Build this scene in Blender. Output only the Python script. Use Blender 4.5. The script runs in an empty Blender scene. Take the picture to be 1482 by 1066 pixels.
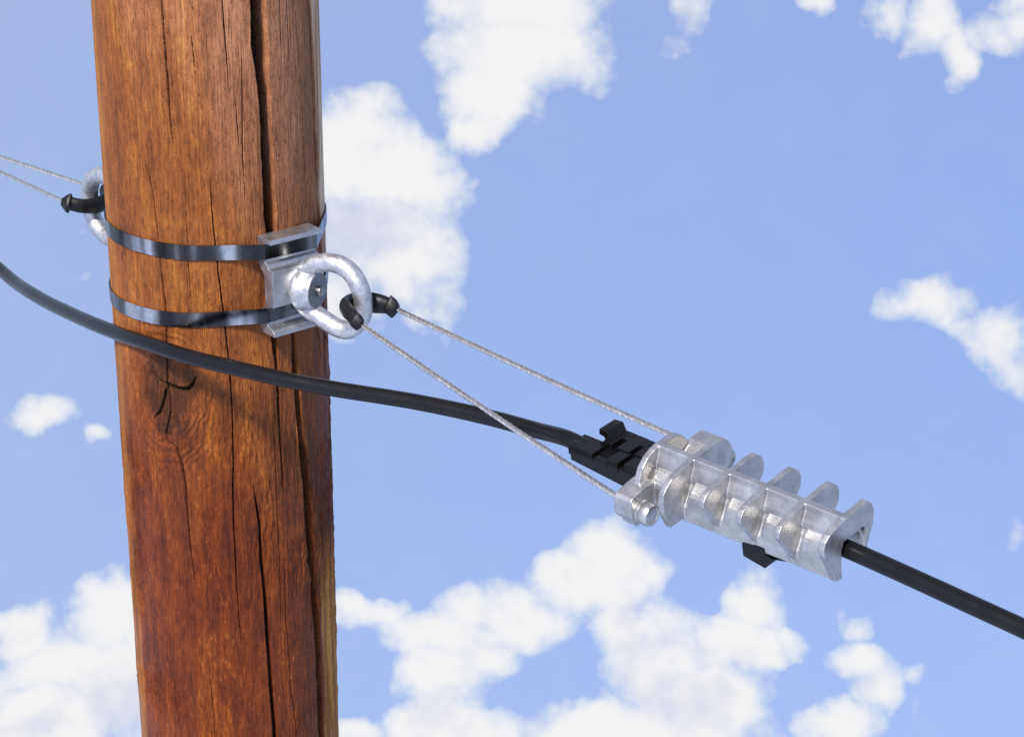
import bpy, bmesh, math
import numpy as np
from mathutils import Vector, Matrix

scene = bpy.context.scene
COL = scene.collection
R_ = math.radians

# ------------------------------------------------------------------ camera
# Long lens looking slightly down on the pole top; the pole stands upright (world Z).
F_PX, W_PX, H_PX = 3050.0, 1482.0, 1066.0
D_POLE = 2.3                                   # distance to the pole axis, metres


def cray(px, py):
    return Vector(((px - W_PX / 2) / F_PX, (H_PX / 2 - py) / F_PX, -1.0))


_p0 = cray(323.5, 533) * D_POLE
_p1 = cray(349, 1066) * (D_POLE / (1 - 0.074))
_up = (_p0 - _p1).normalized()
_fw = Vector((0, 0, -1)); _fw = (_fw - _up * _fw.dot(_up)).normalized()
_rt = _fw.cross(_up)
CAM_ROT = Matrix((_rt, _fw, _up))              # camera axes expressed in the world
CAM_LOC = Vector((0, 0, 7.5))
cam_data = bpy.data.cameras.new('camera')
cam_data.sensor_width = 36.0
cam_data.lens = F_PX / W_PX * 36.0
cam_data.clip_start = 0.05
cam_data.clip_end = 5000
cam = bpy.data.objects.new('camera', cam_data)
cam.matrix_world = Matrix.Translation(CAM_LOC) @ CAM_ROT.to_4x4()
COL.objects.link(cam)
scene.camera = cam


def at(px, py, depth):
    return CAM_LOC + CAM_ROT @ (cray(px, py) * depth)


def azel(px, py):
    d = (CAM_ROT @ cray(px, py)).normalized()
    return math.degrees(math.atan2(d.x, d.y)), math.degrees(math.asin(d.z))


# ------------------------------------------------------------------ light
SUN_EL, SUN_AZ = R_(50), R_(30)                # sun high, behind the viewer's left shoulder
sun_vec = Vector((-math.sin(SUN_AZ) * math.cos(SUN_EL), -math.cos(SUN_AZ) * math.cos(SUN_EL), math.sin(SUN_EL)))
sd = bpy.data.lights.new('sun', 'SUN')
sd.energy = 4.2
sd.angle = R_(9.0)
sd.color = (1.0, 0.955, 0.90)
sun = bpy.data.objects.new('sun', sd)
sun.rotation_euler = sun_vec.to_track_quat('Z', 'Y').to_euler()
sun.location = (0, 0, 12)
COL.objects.link(sun)

scene.view_settings.view_transform = 'Standard'
scene.view_settings.look = 'None'
scene.view_settings.gamma = 1.0
scene.view_settings.use_curve_mapping = False
scene.view_settings.exposure = 0.6
scene.render.film_transparent = False
scene.cycles.max_bounces = 6
scene.cycles.use_adaptive_sampling = True
scene.cycles.adaptive_threshold = 0.01
scene.cycles.use_denoising = False
scene.cycles.sample_clamp_indirect = 4.0

# ------------------------------------------------------------------ world: sky and clouds
world = bpy.data.worlds.new('World')
scene.world = world
world.use_nodes = True
wn, wl = world.node_tree.nodes, world.node_tree.links
wn.clear()


def N(nodes, links, typ, ins=None, **kw):
    n = nodes.new(typ)
    for k, v in kw.items():
        setattr(n, k, v)
    for k, v in (ins or {}).items():
        if hasattr(v, 'is_output'):
            links.new(v, n.inputs[k])
        else:
            n.inputs[k].default_value = v
    return n


def wN(typ, ins=None, **kw):
    return N(wn, wl, typ, ins, **kw)


def wM(op, a, b=None, c=None, clamp=False):
    ins = {0: a}
    if b is not None: ins[1] = b
    if c is not None: ins[2] = c
    n = wN('ShaderNodeMath', ins, operation=op)
    n.use_clamp = clamp
    return n.outputs[0]


def wV(op, a, b=None, c=None):
    ins = {0: a}
    if b is not None: ins[1] = b
    if c is not None: ins[2] = c
    return wN('ShaderNodeVectorMath', ins, operation=op)


def wSS(x, lo, hi):
    n = wN('ShaderNodeMapRange', {'Value': x, 'From Min': lo, 'From Max': hi, 'To Min': 0.0, 'To Max': 1.0})
    n.interpolation_type = 'SMOOTHSTEP'
    return n.outputs[0]


SKY_STRENGTH = 0.14
EXPO = 2 ** -0.6
CLOUDS = [  # x, y, rx, ry in photo pixels, turned into sky directions below
    (752, 5, 120, 70, 1), (742, 75, 112, 70, 1), (705, 135, 76, 62, 1), (680, 185, 38, 44, .9), (845, 75, 48, 62, .62),
    (505, 215, 110, 85, 1), (575, 255, 88, 76, 1), (628, 280, 46, 46, .9), (520, 330, 130, 75, .9), (585, 375, 90, 60, .9), (500, 420, 80, 70, .7), (625, 420, 45, 60, .6), (665, 300, 24, 22, .5),
    (65, 598, 48, 28, .85), (133, 632, 24, 18, .7), (110, 338, 16, 12, .35), (120, 394, 20, 10, .35),
    (35, 915, 50, 45, 1), (90, 960, 90, 55, 1), (165, 890, 70, 62, 1), (60, 1040, 120, 70, 1), (160, 990, 90, 90, 1), (230, 930, 80, 90, 1), (20, 985, 70, 30, .7),
    (515, 885, 85, 27, .85), (650, 918, 110, 40, .95), (720, 880, 90, 38, .9), (880, 800, 62, 60, 1), (845, 840, 80, 55, 1), (915, 850, 50, 55, .9), (760, 900, 80, 45, .9),
    (640, 985, 70, 52, .95), (690, 950, 65, 40, .9), (660, 1050, 100, 50, 1), (850, 1050, 110, 40, 1), (950, 950, 85, 75, 1), (1020, 1010, 100, 75, 1), (960, 1060, 160, 60, 1), (900, 905, 55, 45, .9), (525, 1060, 40, 25, .9),
    (1092, 872, 52, 46, .95), (1065, 930, 75, 42, .95), (1142, 925, 36, 24, .75), (1002, 905, 28, 20, .5),
    (1232, 905, 27, 20, .6), (1212, 885, 12, 16, .5), (1240, 958, 50, 32, .85), (1262, 1000, 48, 42, .85), (1208, 1045, 62, 40, .9), (1320, 970, 22, 20, .65), (1326, 1022, 14, 30, .38),
    (1345, 438, 72, 38, .75), (1405, 475, 46, 26, .6), (1448, 490, 55, 55, .85), (1468, 535, 42, 42, .8), (1472, 780, 20, 28, .35),
    (1180, 8, 32, 30, .8), (1285, 15, 34, 40, .85), (1350, 25, 44, 62, .85), (1382, 82, 32, 50, .85), (1440, 55, 58, 32, .7), (1480, 22, 45, 40, .8),
    (990, 18, 36, 34, .6), (970, 66, 24, 22, .5),
]
SHADES = [(500, 335, 110, 55, 1), (560, 420, 60, 40, .5), (545, 350, 60, 40, .6), (905, 890, 55, 50, .6), (985, 1015, 80, 50, .8), (940, 960, 55, 60, .55), (640, 1040, 70, 35, .7),
          (170, 1010, 80, 55, .9), (50, 1050, 70, 25, .6), (560, 960, 70, 18, .5), (1060, 950, 60, 25, .5), (1230, 985, 40, 30, .5), (985, 20, 30, 25, .8), (1440, 500, 40, 40, .4)]

tc = wN('ShaderNodeTexCoord')
dirv = wV('NORMALIZE', tc.outputs['Generated']).outputs[0]
sep = wN('ShaderNodeSeparateXYZ', {0: dirv})
az = wM('MULTIPLY', wM('ARCTAN2', sep.outputs[0], sep.outputs[1]), 57.29578)
el = wM('MULTIPLY', wM('ARCSINE', sep.outputs[2]), 57.29578)
P = wN('ShaderNodeCombineXYZ', {0: az, 1: el, 2: 0.0}).outputs[0]
warp1 = wN('ShaderNodeTexNoise', {'Vector': dirv, 'Scale': 22.0, 'Detail': 3.0, 'Roughness': 0.6})
w1 = wV('MULTIPLY', wV('SUBTRACT', warp1.outputs['Color'], (0.5, 0.5, 0.5)).outputs[0], (1.7, 1.5, 0)).outputs[0]
warp2 = wN('ShaderNodeTexNoise', {'Vector': dirv, 'Scale': 60.0, 'Detail': 3.0, 'Roughness': 0.5})
w2 = wV('MULTIPLY', wV('SUBTRACT', warp2.outputs['Color'], (0.5, 0.5, 0.5)).outputs[0], (0.7, 0.65, 0)).outputs[0]
PW = wV('ADD', wV('ADD', P, w1).outputs[0], w2).outputs[0]
DEG = math.degrees(1 / F_PX)                   # degrees of sky per photo pixel


def field(blobs, src, grow=1.0):
    acc = None
    for (x, y, rx, ry, wgt) in blobs:
        a0, e0 = azel(x, y)
        ia, ie = math.cos(R_(e0)) / (rx * DEG * grow), 1 / (ry * DEG * grow)
        q = wV('MULTIPLY_ADD', src, (ia, ie, 0), (-a0 * ia, -e0 * ie, 0)).outputs[0]
        d2 = wV('DOT_PRODUCT', q, q).outputs['Value']
        g = wM('MULTIPLY_ADD', d2, -wgt, wgt)
        acc = wM('SMOOTH_MAX', acc, g, 0.12) if acc is not None else wM('MAXIMUM', g, 0.0)
    return acc


fine = wN('ShaderNodeTexNoise', {'Vector': dirv, 'Scale': 46.0, 'Detail': 3.0, 'Roughness': 0.5}).outputs['Fac']
mid = wN('ShaderNodeTexNoise', {'Vector': dirv, 'Scale': 34.0, 'Detail': 3.0, 'Roughness': 0.6}).outputs['Fac']
fld = field(CLOUDS, PW, 1.26)
tiny = wN('ShaderNodeTexNoise', {'Vector': dirv, 'Scale': 170.0, 'Detail': 3.0, 'Roughness': 0.55}).outputs['Fac']
dens_f = wM('ADD', fld, wM('MULTIPLY', wM('ADD', wM('MULTIPLY', wM('SUBTRACT', fine, 0.5), 1.3), wM('MULTIPLY', wM('SUBTRACT', tiny, 0.5), 0.38)), wM('SUBTRACT', wSS(fld, 0.0, 0.3), wM('MULTIPLY', wSS(fld, 0.45, 1.0), 0.6))))
# the same kind of fair-weather cloud over the rest of the sky
far = wN('ShaderNodeTexNoise', {'Vector': dirv, 'Scale': 5.5, 'Detail': 4.0, 'Roughness': 0.58}).outputs['Fac']
far_d = wM('MULTIPLY', wM('SUBTRACT', far, 0.50), 4.0)
ca, ce = azel(741, 533)
qa = wM('SUBTRACT', wM('ABSOLUTE', wM('SUBTRACT', az, ca)), 15.0)
qe = wM('SUBTRACT', wM('ABSOLUTE', wM('SUBTRACT', el, ce)), 11.0)
outside = wSS(wM('MAXIMUM', qa, qe), 0.0, 4.0)
dens = wM('MAXIMUM', dens_f, wM('MULTIPLY', far_d, outside))
cover = wSS(dens, 0.0, 0.95)
wisp = wM('MULTIPLY', wM('MULTIPLY', wSS(fld, 0.0, 0.75), wSS(mid, 0.34, 0.66)), 0.55)
cover = wM('MAXIMUM', cover, wisp)
toward = wV('DOT_PRODUCT', dirv, tuple(sun_vec)).outputs['Value']
haze_l = wM('MULTIPLY', wSS(toward, -0.92, -0.5), 0.24)       # thin haze, brighter towards the sun
haze_e = wM('MULTIPLY', wSS(el, -8.0, -42.0), 0.17)               # paler lower down
veil = wM('ADD', wM('ADD', haze_e, haze_l), wM('MULTIPLY', wSS(mid, 0.40, 0.8), 0.035))
cover = wM('MAXIMUM', cover, veil)
shade = field(SHADES, PW, 1.15)
# billows: the side turned from the sun is a little greyer
offs = wV('ADD', dirv, (-0.0045, 0.0, 0.0065)).outputs[0]
fine_s = wN('ShaderNodeTexNoise', {'Vector': offs, 'Scale': 46.0, 'Detail': 3.0, 'Roughness': 0.5}).outputs['Fac']
billow = wM('MULTIPLY', wM('SUBTRACT', fine_s, fine), 1.1)
shade = wM('ADD', wM('ADD', wM('MULTIPLY', shade, 0.85), billow), wM('MULTIPLY', wM('SUBTRACT', mid, 0.45), 1.0))
shade = wM('MULTIPLY', wSS(shade, 0.10, 1.0), 0.9)
K = EXPO / SKY_STRENGTH
ccol = wN('ShaderNodeMix', {0: shade, 6: (0.90 * K, 0.90 * K, 0.895 * K, 1), 7: (0.68 * K, 0.70 * K, 0.83 * K, 1)}, data_type='RGBA')
sky = wN('ShaderNodeTexSky', sky_type='NISHITA')
sky.sun_disc = False
sky.sun_elevation = SUN_EL
sky.sun_rotation = math.pi + SUN_AZ
sky.altitude = 300
sky.air_density = 1.0
sky.dust_density = 1.2
sky.ozone_density = 2.0
# nothing but sky is seen below eye level too, so its dome is stretched all the way down
skyv = wV('NORMALIZE', wV('MULTIPLY_ADD', dirv, (1, 1, 0.45), (0, 0, 0.56)).outputs[0]).outputs[0]
wl.new(skyv, sky.inputs['Vector'])
skyc = wN('ShaderNodeMix', {0: 1.0, 6: sky.outputs[0], 7: (0.95, 0.93, 1.06, 1)}, data_type='RGBA', blend_type='MULTIPLY')
mixs = wN('ShaderNodeMix', {0: cover, 6: skyc.outputs[2], 7: ccol.outputs[2]}, data_type='RGBA')
bg = wN('ShaderNodeBackground', {'Color': mixs.outputs[2], 'Strength': SKY_STRENGTH})
wo = wN('ShaderNodeOutputWorld', {'Surface': bg.outputs[0]})

# ------------------------------------------------------------------ pole frame (x right, y away, z up)
POLE_R = 0.1146
O_PT = CAM_LOC + CAM_ROT @ (_p0 + _up * 0.1375)  # axis point level with the bracket centre
_ya = (CAM_ROT @ _p0); _ya.z = 0; _ya.normalize()
_xa = _ya.cross(Vector((0, 0, 1)))
POLE_M = Matrix(((_xa.x, _ya.x, 0, O_PT.x), (_xa.y, _ya.y, 0, O_PT.y), (0, 0, 1, O_PT.z), (0, 0, 0, 1)))
POLE_I = POLE_M.inverted()


def patp(px, py, depth):                        # pole-frame point
    return POLE_I @ at(px, py, depth)


CAM_P = POLE_I @ CAM_LOC


def hit(px, py, R=POLE_R):
    """photo pixel -> (angle, height) on the pole's surface"""
    d = (patp(px, py, 1.0) - CAM_P)
    a = d.x ** 2 + d.y ** 2
    b = CAM_P.x * d.x + CAM_P.y * d.y
    c = CAM_P.x ** 2 + CAM_P.y ** 2 - R * R
    disc = max(b * b - a * c, 0)
    t = (-b - math.sqrt(disc)) / a
    q = CAM_P + d * t
    return math.atan2(q.x, -q.y), q.z


def on_plane(px, py, p0, n):
    """pixel -> pole-frame point on the plane through p0 with normal n"""
    d = patp(px, py, 1.0) - CAM_P
    t = (p0 - CAM_P).dot(n) / d.dot(n)
    return CAM_P + d * t


# ------------------------------------------------------------------ object helpers
def thing(name, label, cat, M=None, group=None):
    o = bpy.data.objects.new(name, None)
    o.empty_display_size = 0.05
    COL.objects.link(o)
    if M is not None:
        o.matrix_world = M
    o['label'] = label
    o['category'] = cat
    if group:
        o['group'] = group
    return o


def link(name, mesh, mat, parent=None, label=None, M=None):
    o = bpy.data.objects.new(name, mesh)
    COL.objects.link(o)
    if parent is not None:
        o.parent = parent
    if M is not None:
        o.matrix_local = M
    mesh.materials.clear()
    mesh.materials.append(mat)
    if label:
        o['label'] = label
    return o


def finish(bm, name, bevel=0.0, seg=2, sharp=40, min_angle=25):
    bmesh.ops.recalc_face_normals(bm, faces=bm.faces)
    if bevel > 0:
        es = [e for e in bm.edges if len(e.link_faces) == 2 and e.calc_face_angle(0) > R_(min_angle)]
        bmesh.ops.bevel(bm, geom=es, offset=bevel, segments=seg, profile=0.5, affect='EDGES', clamp_overlap=True)
    me = bpy.data.meshes.new(name)
    bm.to_mesh(me)
    bm.free()
    me.polygons.foreach_set('use_smooth', [True] * len(me.polygons))
    me.set_sharp_from_angle(angle=R_(20 if bevel > 0 else sharp))   # bevelled parts keep flat faces
    return me


def prism(bm, poly, s0, s1, fn):
    """close prism of a polygon between two stations; fn(u, v, s) -> point"""
    a = [bm.verts.new(fn(u, v, s0)) for u, v in poly]
    b = [bm.verts.new(fn(u, v, s1)) for u, v in poly]
    bm.faces.new(a); bm.faces.new(b[::-1])
    n = len(poly)
    for i in range(n):
        j = (i + 1) % n
        bm.faces.new((a[i], b[i], b[j], a[j]))


def box(bm, lo, hi, fn=lambda p: p):
    x0, y0, z0 = lo; x1, y1, z1 = hi
    vs = [bm.verts.new(fn(Vector(p))) for p in
          [(x0, y0, z0), (x1, y0, z0), (x1, y1, z0), (x0, y1, z0), (x0, y0, z1), (x1, y0, z1), (x1, y1, z1), (x0, y1, z1)]]
    for f in [(0, 3, 2, 1), (4, 5, 6, 7), (0, 1, 5, 4), (1, 2, 6, 5), (2, 3, 7, 6), (3, 0, 4, 7)]:
        bm.faces.new([vs[i] for i in f])


def spline(pts, n):
    """centripetal Catmull-Rom through pts, n samples per span"""
    pts = [Vector(p) for p in pts]
    P_ = [pts[0] * 2 - pts[1]] + pts + [pts[-1] * 2 - pts[-2]]
    out = []
    for i in range(1, len(P_) - 2):
        p0, p1, p2, p3 = P_[i - 1:i + 3]
        d1 = max((p1 - p0).length, 1e-9) ** .5; d2 = max((p2 - p1).length, 1e-9) ** .5; d3 = max((p3 - p2).length, 1e-9) ** .5
        m1 = (p1 - p0) / d1 - (p2 - p0) / (d1 + d2) + (p2 - p1) / d2
        m2 = (p2 - p1) / d2 - (p3 - p1) / (d2 + d3) + (p3 - p2) / d3
        m1 = m1 * d2; m2 = m2 * d2
        for k in range(n):
            t = k / n
            out.append(p1 * (2 * t ** 3 - 3 * t * t + 1) + m1 * (t ** 3 - 2 * t * t + t) + p2 * (-2 * t ** 3 + 3 * t * t) + m2 * (t ** 3 - t * t))
    out.append(pts[-1])
    return out


def frames(path, closed=False):
    n = len(path)
    tang = []
    for i in range(n):
        a = path[(i - 1) % n] if (closed or i > 0) else path[i]
        b = path[(i + 1) % n] if (closed or i < n - 1) else path[i]
        tang.append((b - a).normalized())
    ref = Vector((0, 0, 1)) if abs(tang[0].z) < 0.9 else Vector((1, 0, 0))
    nrm = (ref - tang[0] * ref.dot(tang[0])).normalized()
    res = []
    for t in tang:
        nrm = (nrm - t * nrm.dot(t)).normalized()
        res.append((t, nrm, t.cross(nrm)))
    return res


def tube(bm, path, rad, sides=16, closed=False, cap=True, ell=(1, 1), fr=None):
    fr = fr or frames(path, closed)
    rings = []
    for i, p in enumerate(path):
        r = rad[i] if isinstance(rad, (list, tuple)) else rad
        t, n, b = fr[i]
        rings.append([bm.verts.new(p + n * (math.cos(2 * math.pi * k / sides) * r * ell[0]) + b * (math.sin(2 * math.pi * k / sides) * r * ell[1])) for k in range(sides)])
    m = len(rings)
    for i in range(m if closed else m - 1):
        A, B = rings[i], rings[(i + 1) % m]
        for k in range(sides):
            bm.faces.new((A[k], A[(k + 1) % sides], B[(k + 1) % sides], B[k]))
    if cap and not closed:
        bm.faces.new(rings[0][::-1]); bm.faces.new(rings[-1])


def lathe(bm, prof, origin, axis, sides=32):
    """prof: (distance along axis, radius)"""
    axis = axis.normalized()
    path = [origin + axis * d for d, r in prof]
    ref = Vector((0, 0, 1)) if abs(axis.z) < 0.9 else Vector((1, 0, 0))
    n = (ref - axis * ref.dot(axis)).normalized(); b = axis.cross(n)
    tube(bm, path, [r for d, r in prof], sides, fr=[(axis, n, b)] * len(path))


def remesh_union(bm, voxel, smooth_it=3, factor=0.5):
    """weld overlapping solids into one skin with cast fillets; returns (verts, faces, normals)"""
    bmesh.ops.recalc_face_normals(bm, faces=bm.faces)
    bmesh.ops.triangulate(bm, faces=bm.faces)
    me = bpy.data.meshes.new('weld'); bm.to_mesh(me); bm.free()
    o = bpy.data.objects.new('weld', me); COL.objects.link(o)
    m = o.modifiers.new('r', 'REMESH'); m.mode = 'VOXEL'; m.voxel_size = voxel; m.adaptivity = 0.0
    if smooth_it:
        s = o.modifiers.new('s', 'SMOOTH'); s.factor = factor; s.iterations = smooth_it
    dg = bpy.context.evaluated_depsgraph_get()
    ev = o.evaluated_get(dg)
    m2 = bpy.data.meshes.new_from_object(ev)
    nv = len(m2.vertices)
    co = np.empty(nv * 3); m2.vertices.foreach_get('co', co)
    no = np.empty(nv * 3); m2.vertices.foreach_get('normal', no)
    fs = np.array([list(p.vertices) if len(p.vertices) == 4 else list(p.vertices) + [-1] for p in m2.polygons])
    bpy.data.objects.remove(o); bpy.data.meshes.remove(me); bpy.data.meshes.remove(m2)
    return co.reshape(-1, 3), fs, no.reshape(-1, 3)


def submesh(name, co, fs, no, mask):
    f = fs[mask]
    used = np.unique(f[f >= 0])
    remap = -np.ones(len(co), int); remap[used] = np.arange(len(used))
    faces = [[int(remap[i]) for i in q if i >= 0] for q in f]
    me = bpy.data.meshes.new(name)
    me.from_pydata(co[used].tolist(), [], faces)
    me.polygons.foreach_set('use_smooth', [True] * len(me.polygons))
    me.update()
    me.normals_split_custom_set_from_vertices(no[used].tolist())
    return me


# ------------------------------------------------------------------ materials
def new_mat(name):
    m = bpy.data.materials.new(name); m.use_nodes = True
    nt = m.node_tree
    b = nt.nodes['Principled BSDF']
    return m, nt.nodes, nt.links, b


def ramp(nodes, links, fac, stops, interp='LINEAR'):
    r = nodes.new('ShaderNodeValToRGB')
    r.color_ramp.interpolation = interp
    els = r.color_ramp.elements
    while len(els) < len(stops): els.new(0.5)
    for e, (p, c) in zip(els, stops):
        e.position = p; e.color = (*c, 1) if len(c) == 3 else c
    links.new(fac, r.inputs[0])
    return r.outputs[0]


def metal(name, c0, c1, rough, rough_var, metallic, nscale, bump, bscale, spot=0.0, bdist=0.0004):
    m, n, l, b = new_mat(name)
    tcn = n.new('ShaderNodeTexCoord')
    n1 = N(n, l, 'ShaderNodeTexNoise', {'Vector': tcn.outputs['Object'], 'Scale': nscale, 'Detail': 6.0, 'Roughness': 0.65})
    col = ramp(n, l, n1.outputs['Fac'], [(0.3, c0), (0.68, c1)])
    n3 = N(n, l, 'ShaderNodeTexNoise', {'Vector': tcn.outputs['Object'], 'Scale': nscale * 6, 'Detail': 3.0, 'Roughness': 0.7})
    dirt = ramp(n, l, n3.outputs['Fac'], [(0.30, (0.45, 0.44, 0.43)), (0.42, (1, 1, 1))])
    mx = N(n, l, 'ShaderNodeMix', {0: spot, 6: col, 7: dirt}, data_type='RGBA', blend_type='MULTIPLY')
    l.new(mx.outputs[2], b.inputs['Base Color'])
    b.inputs['Metallic'].default_value = metallic
    rr = N(n, l, 'ShaderNodeMapRange', {'Value': n1.outputs['Fac'], 'From Min': 0.3, 'From Max': 0.7, 'To Min': rough - rough_var, 'To Max': rough + rough_var})
    l.new(rr.outputs[0], b.inputs['Roughness'])
    n2 = N(n, l, 'ShaderNodeTexNoise', {'Vector': tcn.outputs['Object'], 'Scale': bscale, 'Detail': 4.0, 'Roughness': 0.6})
    bp = N(n, l, 'ShaderNodeBump', {'Height': n2.outputs['Fac'], 'Strength': bump, 'Distance': bdist})
    l.new(bp.outputs[0], b.inputs['Normal'])
    return m


M_CAST = metal('cast_aluminium', (0.36, 0.353, 0.340), (0.57, 0.56, 0.54), 0.36, 0.06, 0.88, 55, 0.45, 600, 0.40)
M_GALV = metal('galvanised_steel', (0.38, 0.383, 0.388), (0.64, 0.64, 0.64), 0.42, 0.09, 0.85, 130, 0.6, 380, 0.5)
M_FACE = metal('dark_zinc_face', (0.17, 0.172, 0.175), (0.25, 0.252, 0.255), 0.5, 0.06, 0.7, 150, 0.5, 500, 0.4)
M_EXTR = metal('extruded_aluminium', (0.40, 0.40, 0.40), (0.54, 0.54, 0.54), 0.42, 0.06, 0.95, 60, 0.25, 400, 0.3)


def band_material():
    """polished strip with streaky reflections painted across it in the base colour and a slightly wavy surface"""
    m, n, l, b = new_mat('stainless_band')
    tcn = n.new('ShaderNodeTexCoord')
    mp = N(n, l, 'ShaderNodeMapping', {'Vector': tcn.outputs['Object'], 'Scale': (1, 1, 0.12)})
    n1 = N(n, l, 'ShaderNodeTexNoise', {'Vector': mp.outputs[0], 'Scale': 34.0, 'Detail': 2.0, 'Roughness': 0.5})
    n0 = N(n, l, 'ShaderNodeTexNoise', {'Vector': tcn.outputs['Object'], 'Scale': 160.0, 'Detail': 4.0, 'Roughness': 0.7})
    col = ramp(n, l, n1.outputs['Fac'], [(0.34, (0.020, 0.0195, 0.019)), (0.50, (0.065, 0.064, 0.062)), (0.58, (0.20, 0.197, 0.192)), (0.66, (0.58, 0.57, 0.555))])  # dark and bright reflections painted into the colour as streaks
    sm = ramp(n, l, n0.outputs['Fac'], [(0.36, (0.6, 0.6, 0.6)), (0.56, (1, 1, 1)), (0.72, (1.6, 1.6, 1.6))])
    mx = N(n, l, 'ShaderNodeMix', {0: 0.35, 6: col, 7: sm}, data_type='RGBA', blend_type='MULTIPLY')
    l.new(mx.outputs[2], b.inputs['Base Color'])
    b.inputs['Metallic'].default_value = 1.0
    rr = N(n, l, 'ShaderNodeMapRange', {'Value': n0.outputs['Fac'], 'From Min': 0.3, 'From Max': 0.7, 'To Min': 0.13, 'To Max': 0.22})
    l.new(rr.outputs[0], b.inputs['Roughness'])
    n2 = N(n, l, 'ShaderNodeTexNoise', {'Vector': mp.outputs[0], 'Scale': 45.0, 'Detail': 1.0})
    bp = N(n, l, 'ShaderNodeBump', {'Height': n2.outputs['Fac'], 'Strength': 0.3, 'Distance': 0.003})
    l.new(bp.outputs[0], b.inputs['Normal'])
    return m


M_BAND = band_material()
M_WIRE = metal('stainless_wire', (0.52, 0.49, 0.45), (0.80, 0.77, 0.72), 0.22, 0.06, 0.95, 200, 0.1, 900, 0.3)
M_PIN = metal('rivet_steel', (0.26, 0.24, 0.22), (0.36, 0.34, 0.31), 0.25, 0.05, 1.0, 200, 0.2, 700, 0.3)


def plastic(name, c, rough, bump, bscale, spec=0.3):
    m, n, l, b = new_mat(name)
    tcn = n.new('ShaderNodeTexCoord')
    n1 = N(n, l, 'ShaderNodeTexNoise', {'Vector': tcn.outputs['Object'], 'Scale': bscale * 0.2, 'Detail': 5.0, 'Roughness': 0.6})
    col = ramp(n, l, n1.outputs['Fac'], [(0.3, tuple(v * 0.85 for v in c)), (0.75, tuple(v * 1.25 for v in c))])
    l.new(col, b.inputs['Base Color'])
    rr = N(n, l, 'ShaderNodeMapRange', {'Value': n1.outputs['Fac'], 'From Min': 0.3, 'From Max': 0.7, 'To Min': rough - 0.04, 'To Max': rough + 0.05})
    l.new(rr.outputs[0], b.inputs['Roughness'])
    n2 = N(n, l, 'ShaderNodeTexNoise', {'Vector': tcn.outputs['Object'], 'Scale': bscale, 'Detail': 4.0})
    bp = N(n, l, 'ShaderNodeBump', {'Height': n2.outputs['Fac'], 'Strength': bump, 'Distance': 0.0003})
    l.new(bp.outputs[0], b.inputs['Normal'])
    b.inputs['Specular IOR Level'].default_value = spec
    return m


M_CABLE = plastic('black_cable_sheath', (0.005, 0.0052, 0.0056), 0.23, 0.05, 300, 0.26)
M_WEDGE = plastic('black_moulded_plastic', (0.004, 0.004, 0.0042), 0.22, 0.12, 900, 0.24)
M_SADDLE = plastic('black_rubbery_plastic', (0.006, 0.006, 0.0065), 0.36, 0.3, 700, 0.26)


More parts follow.
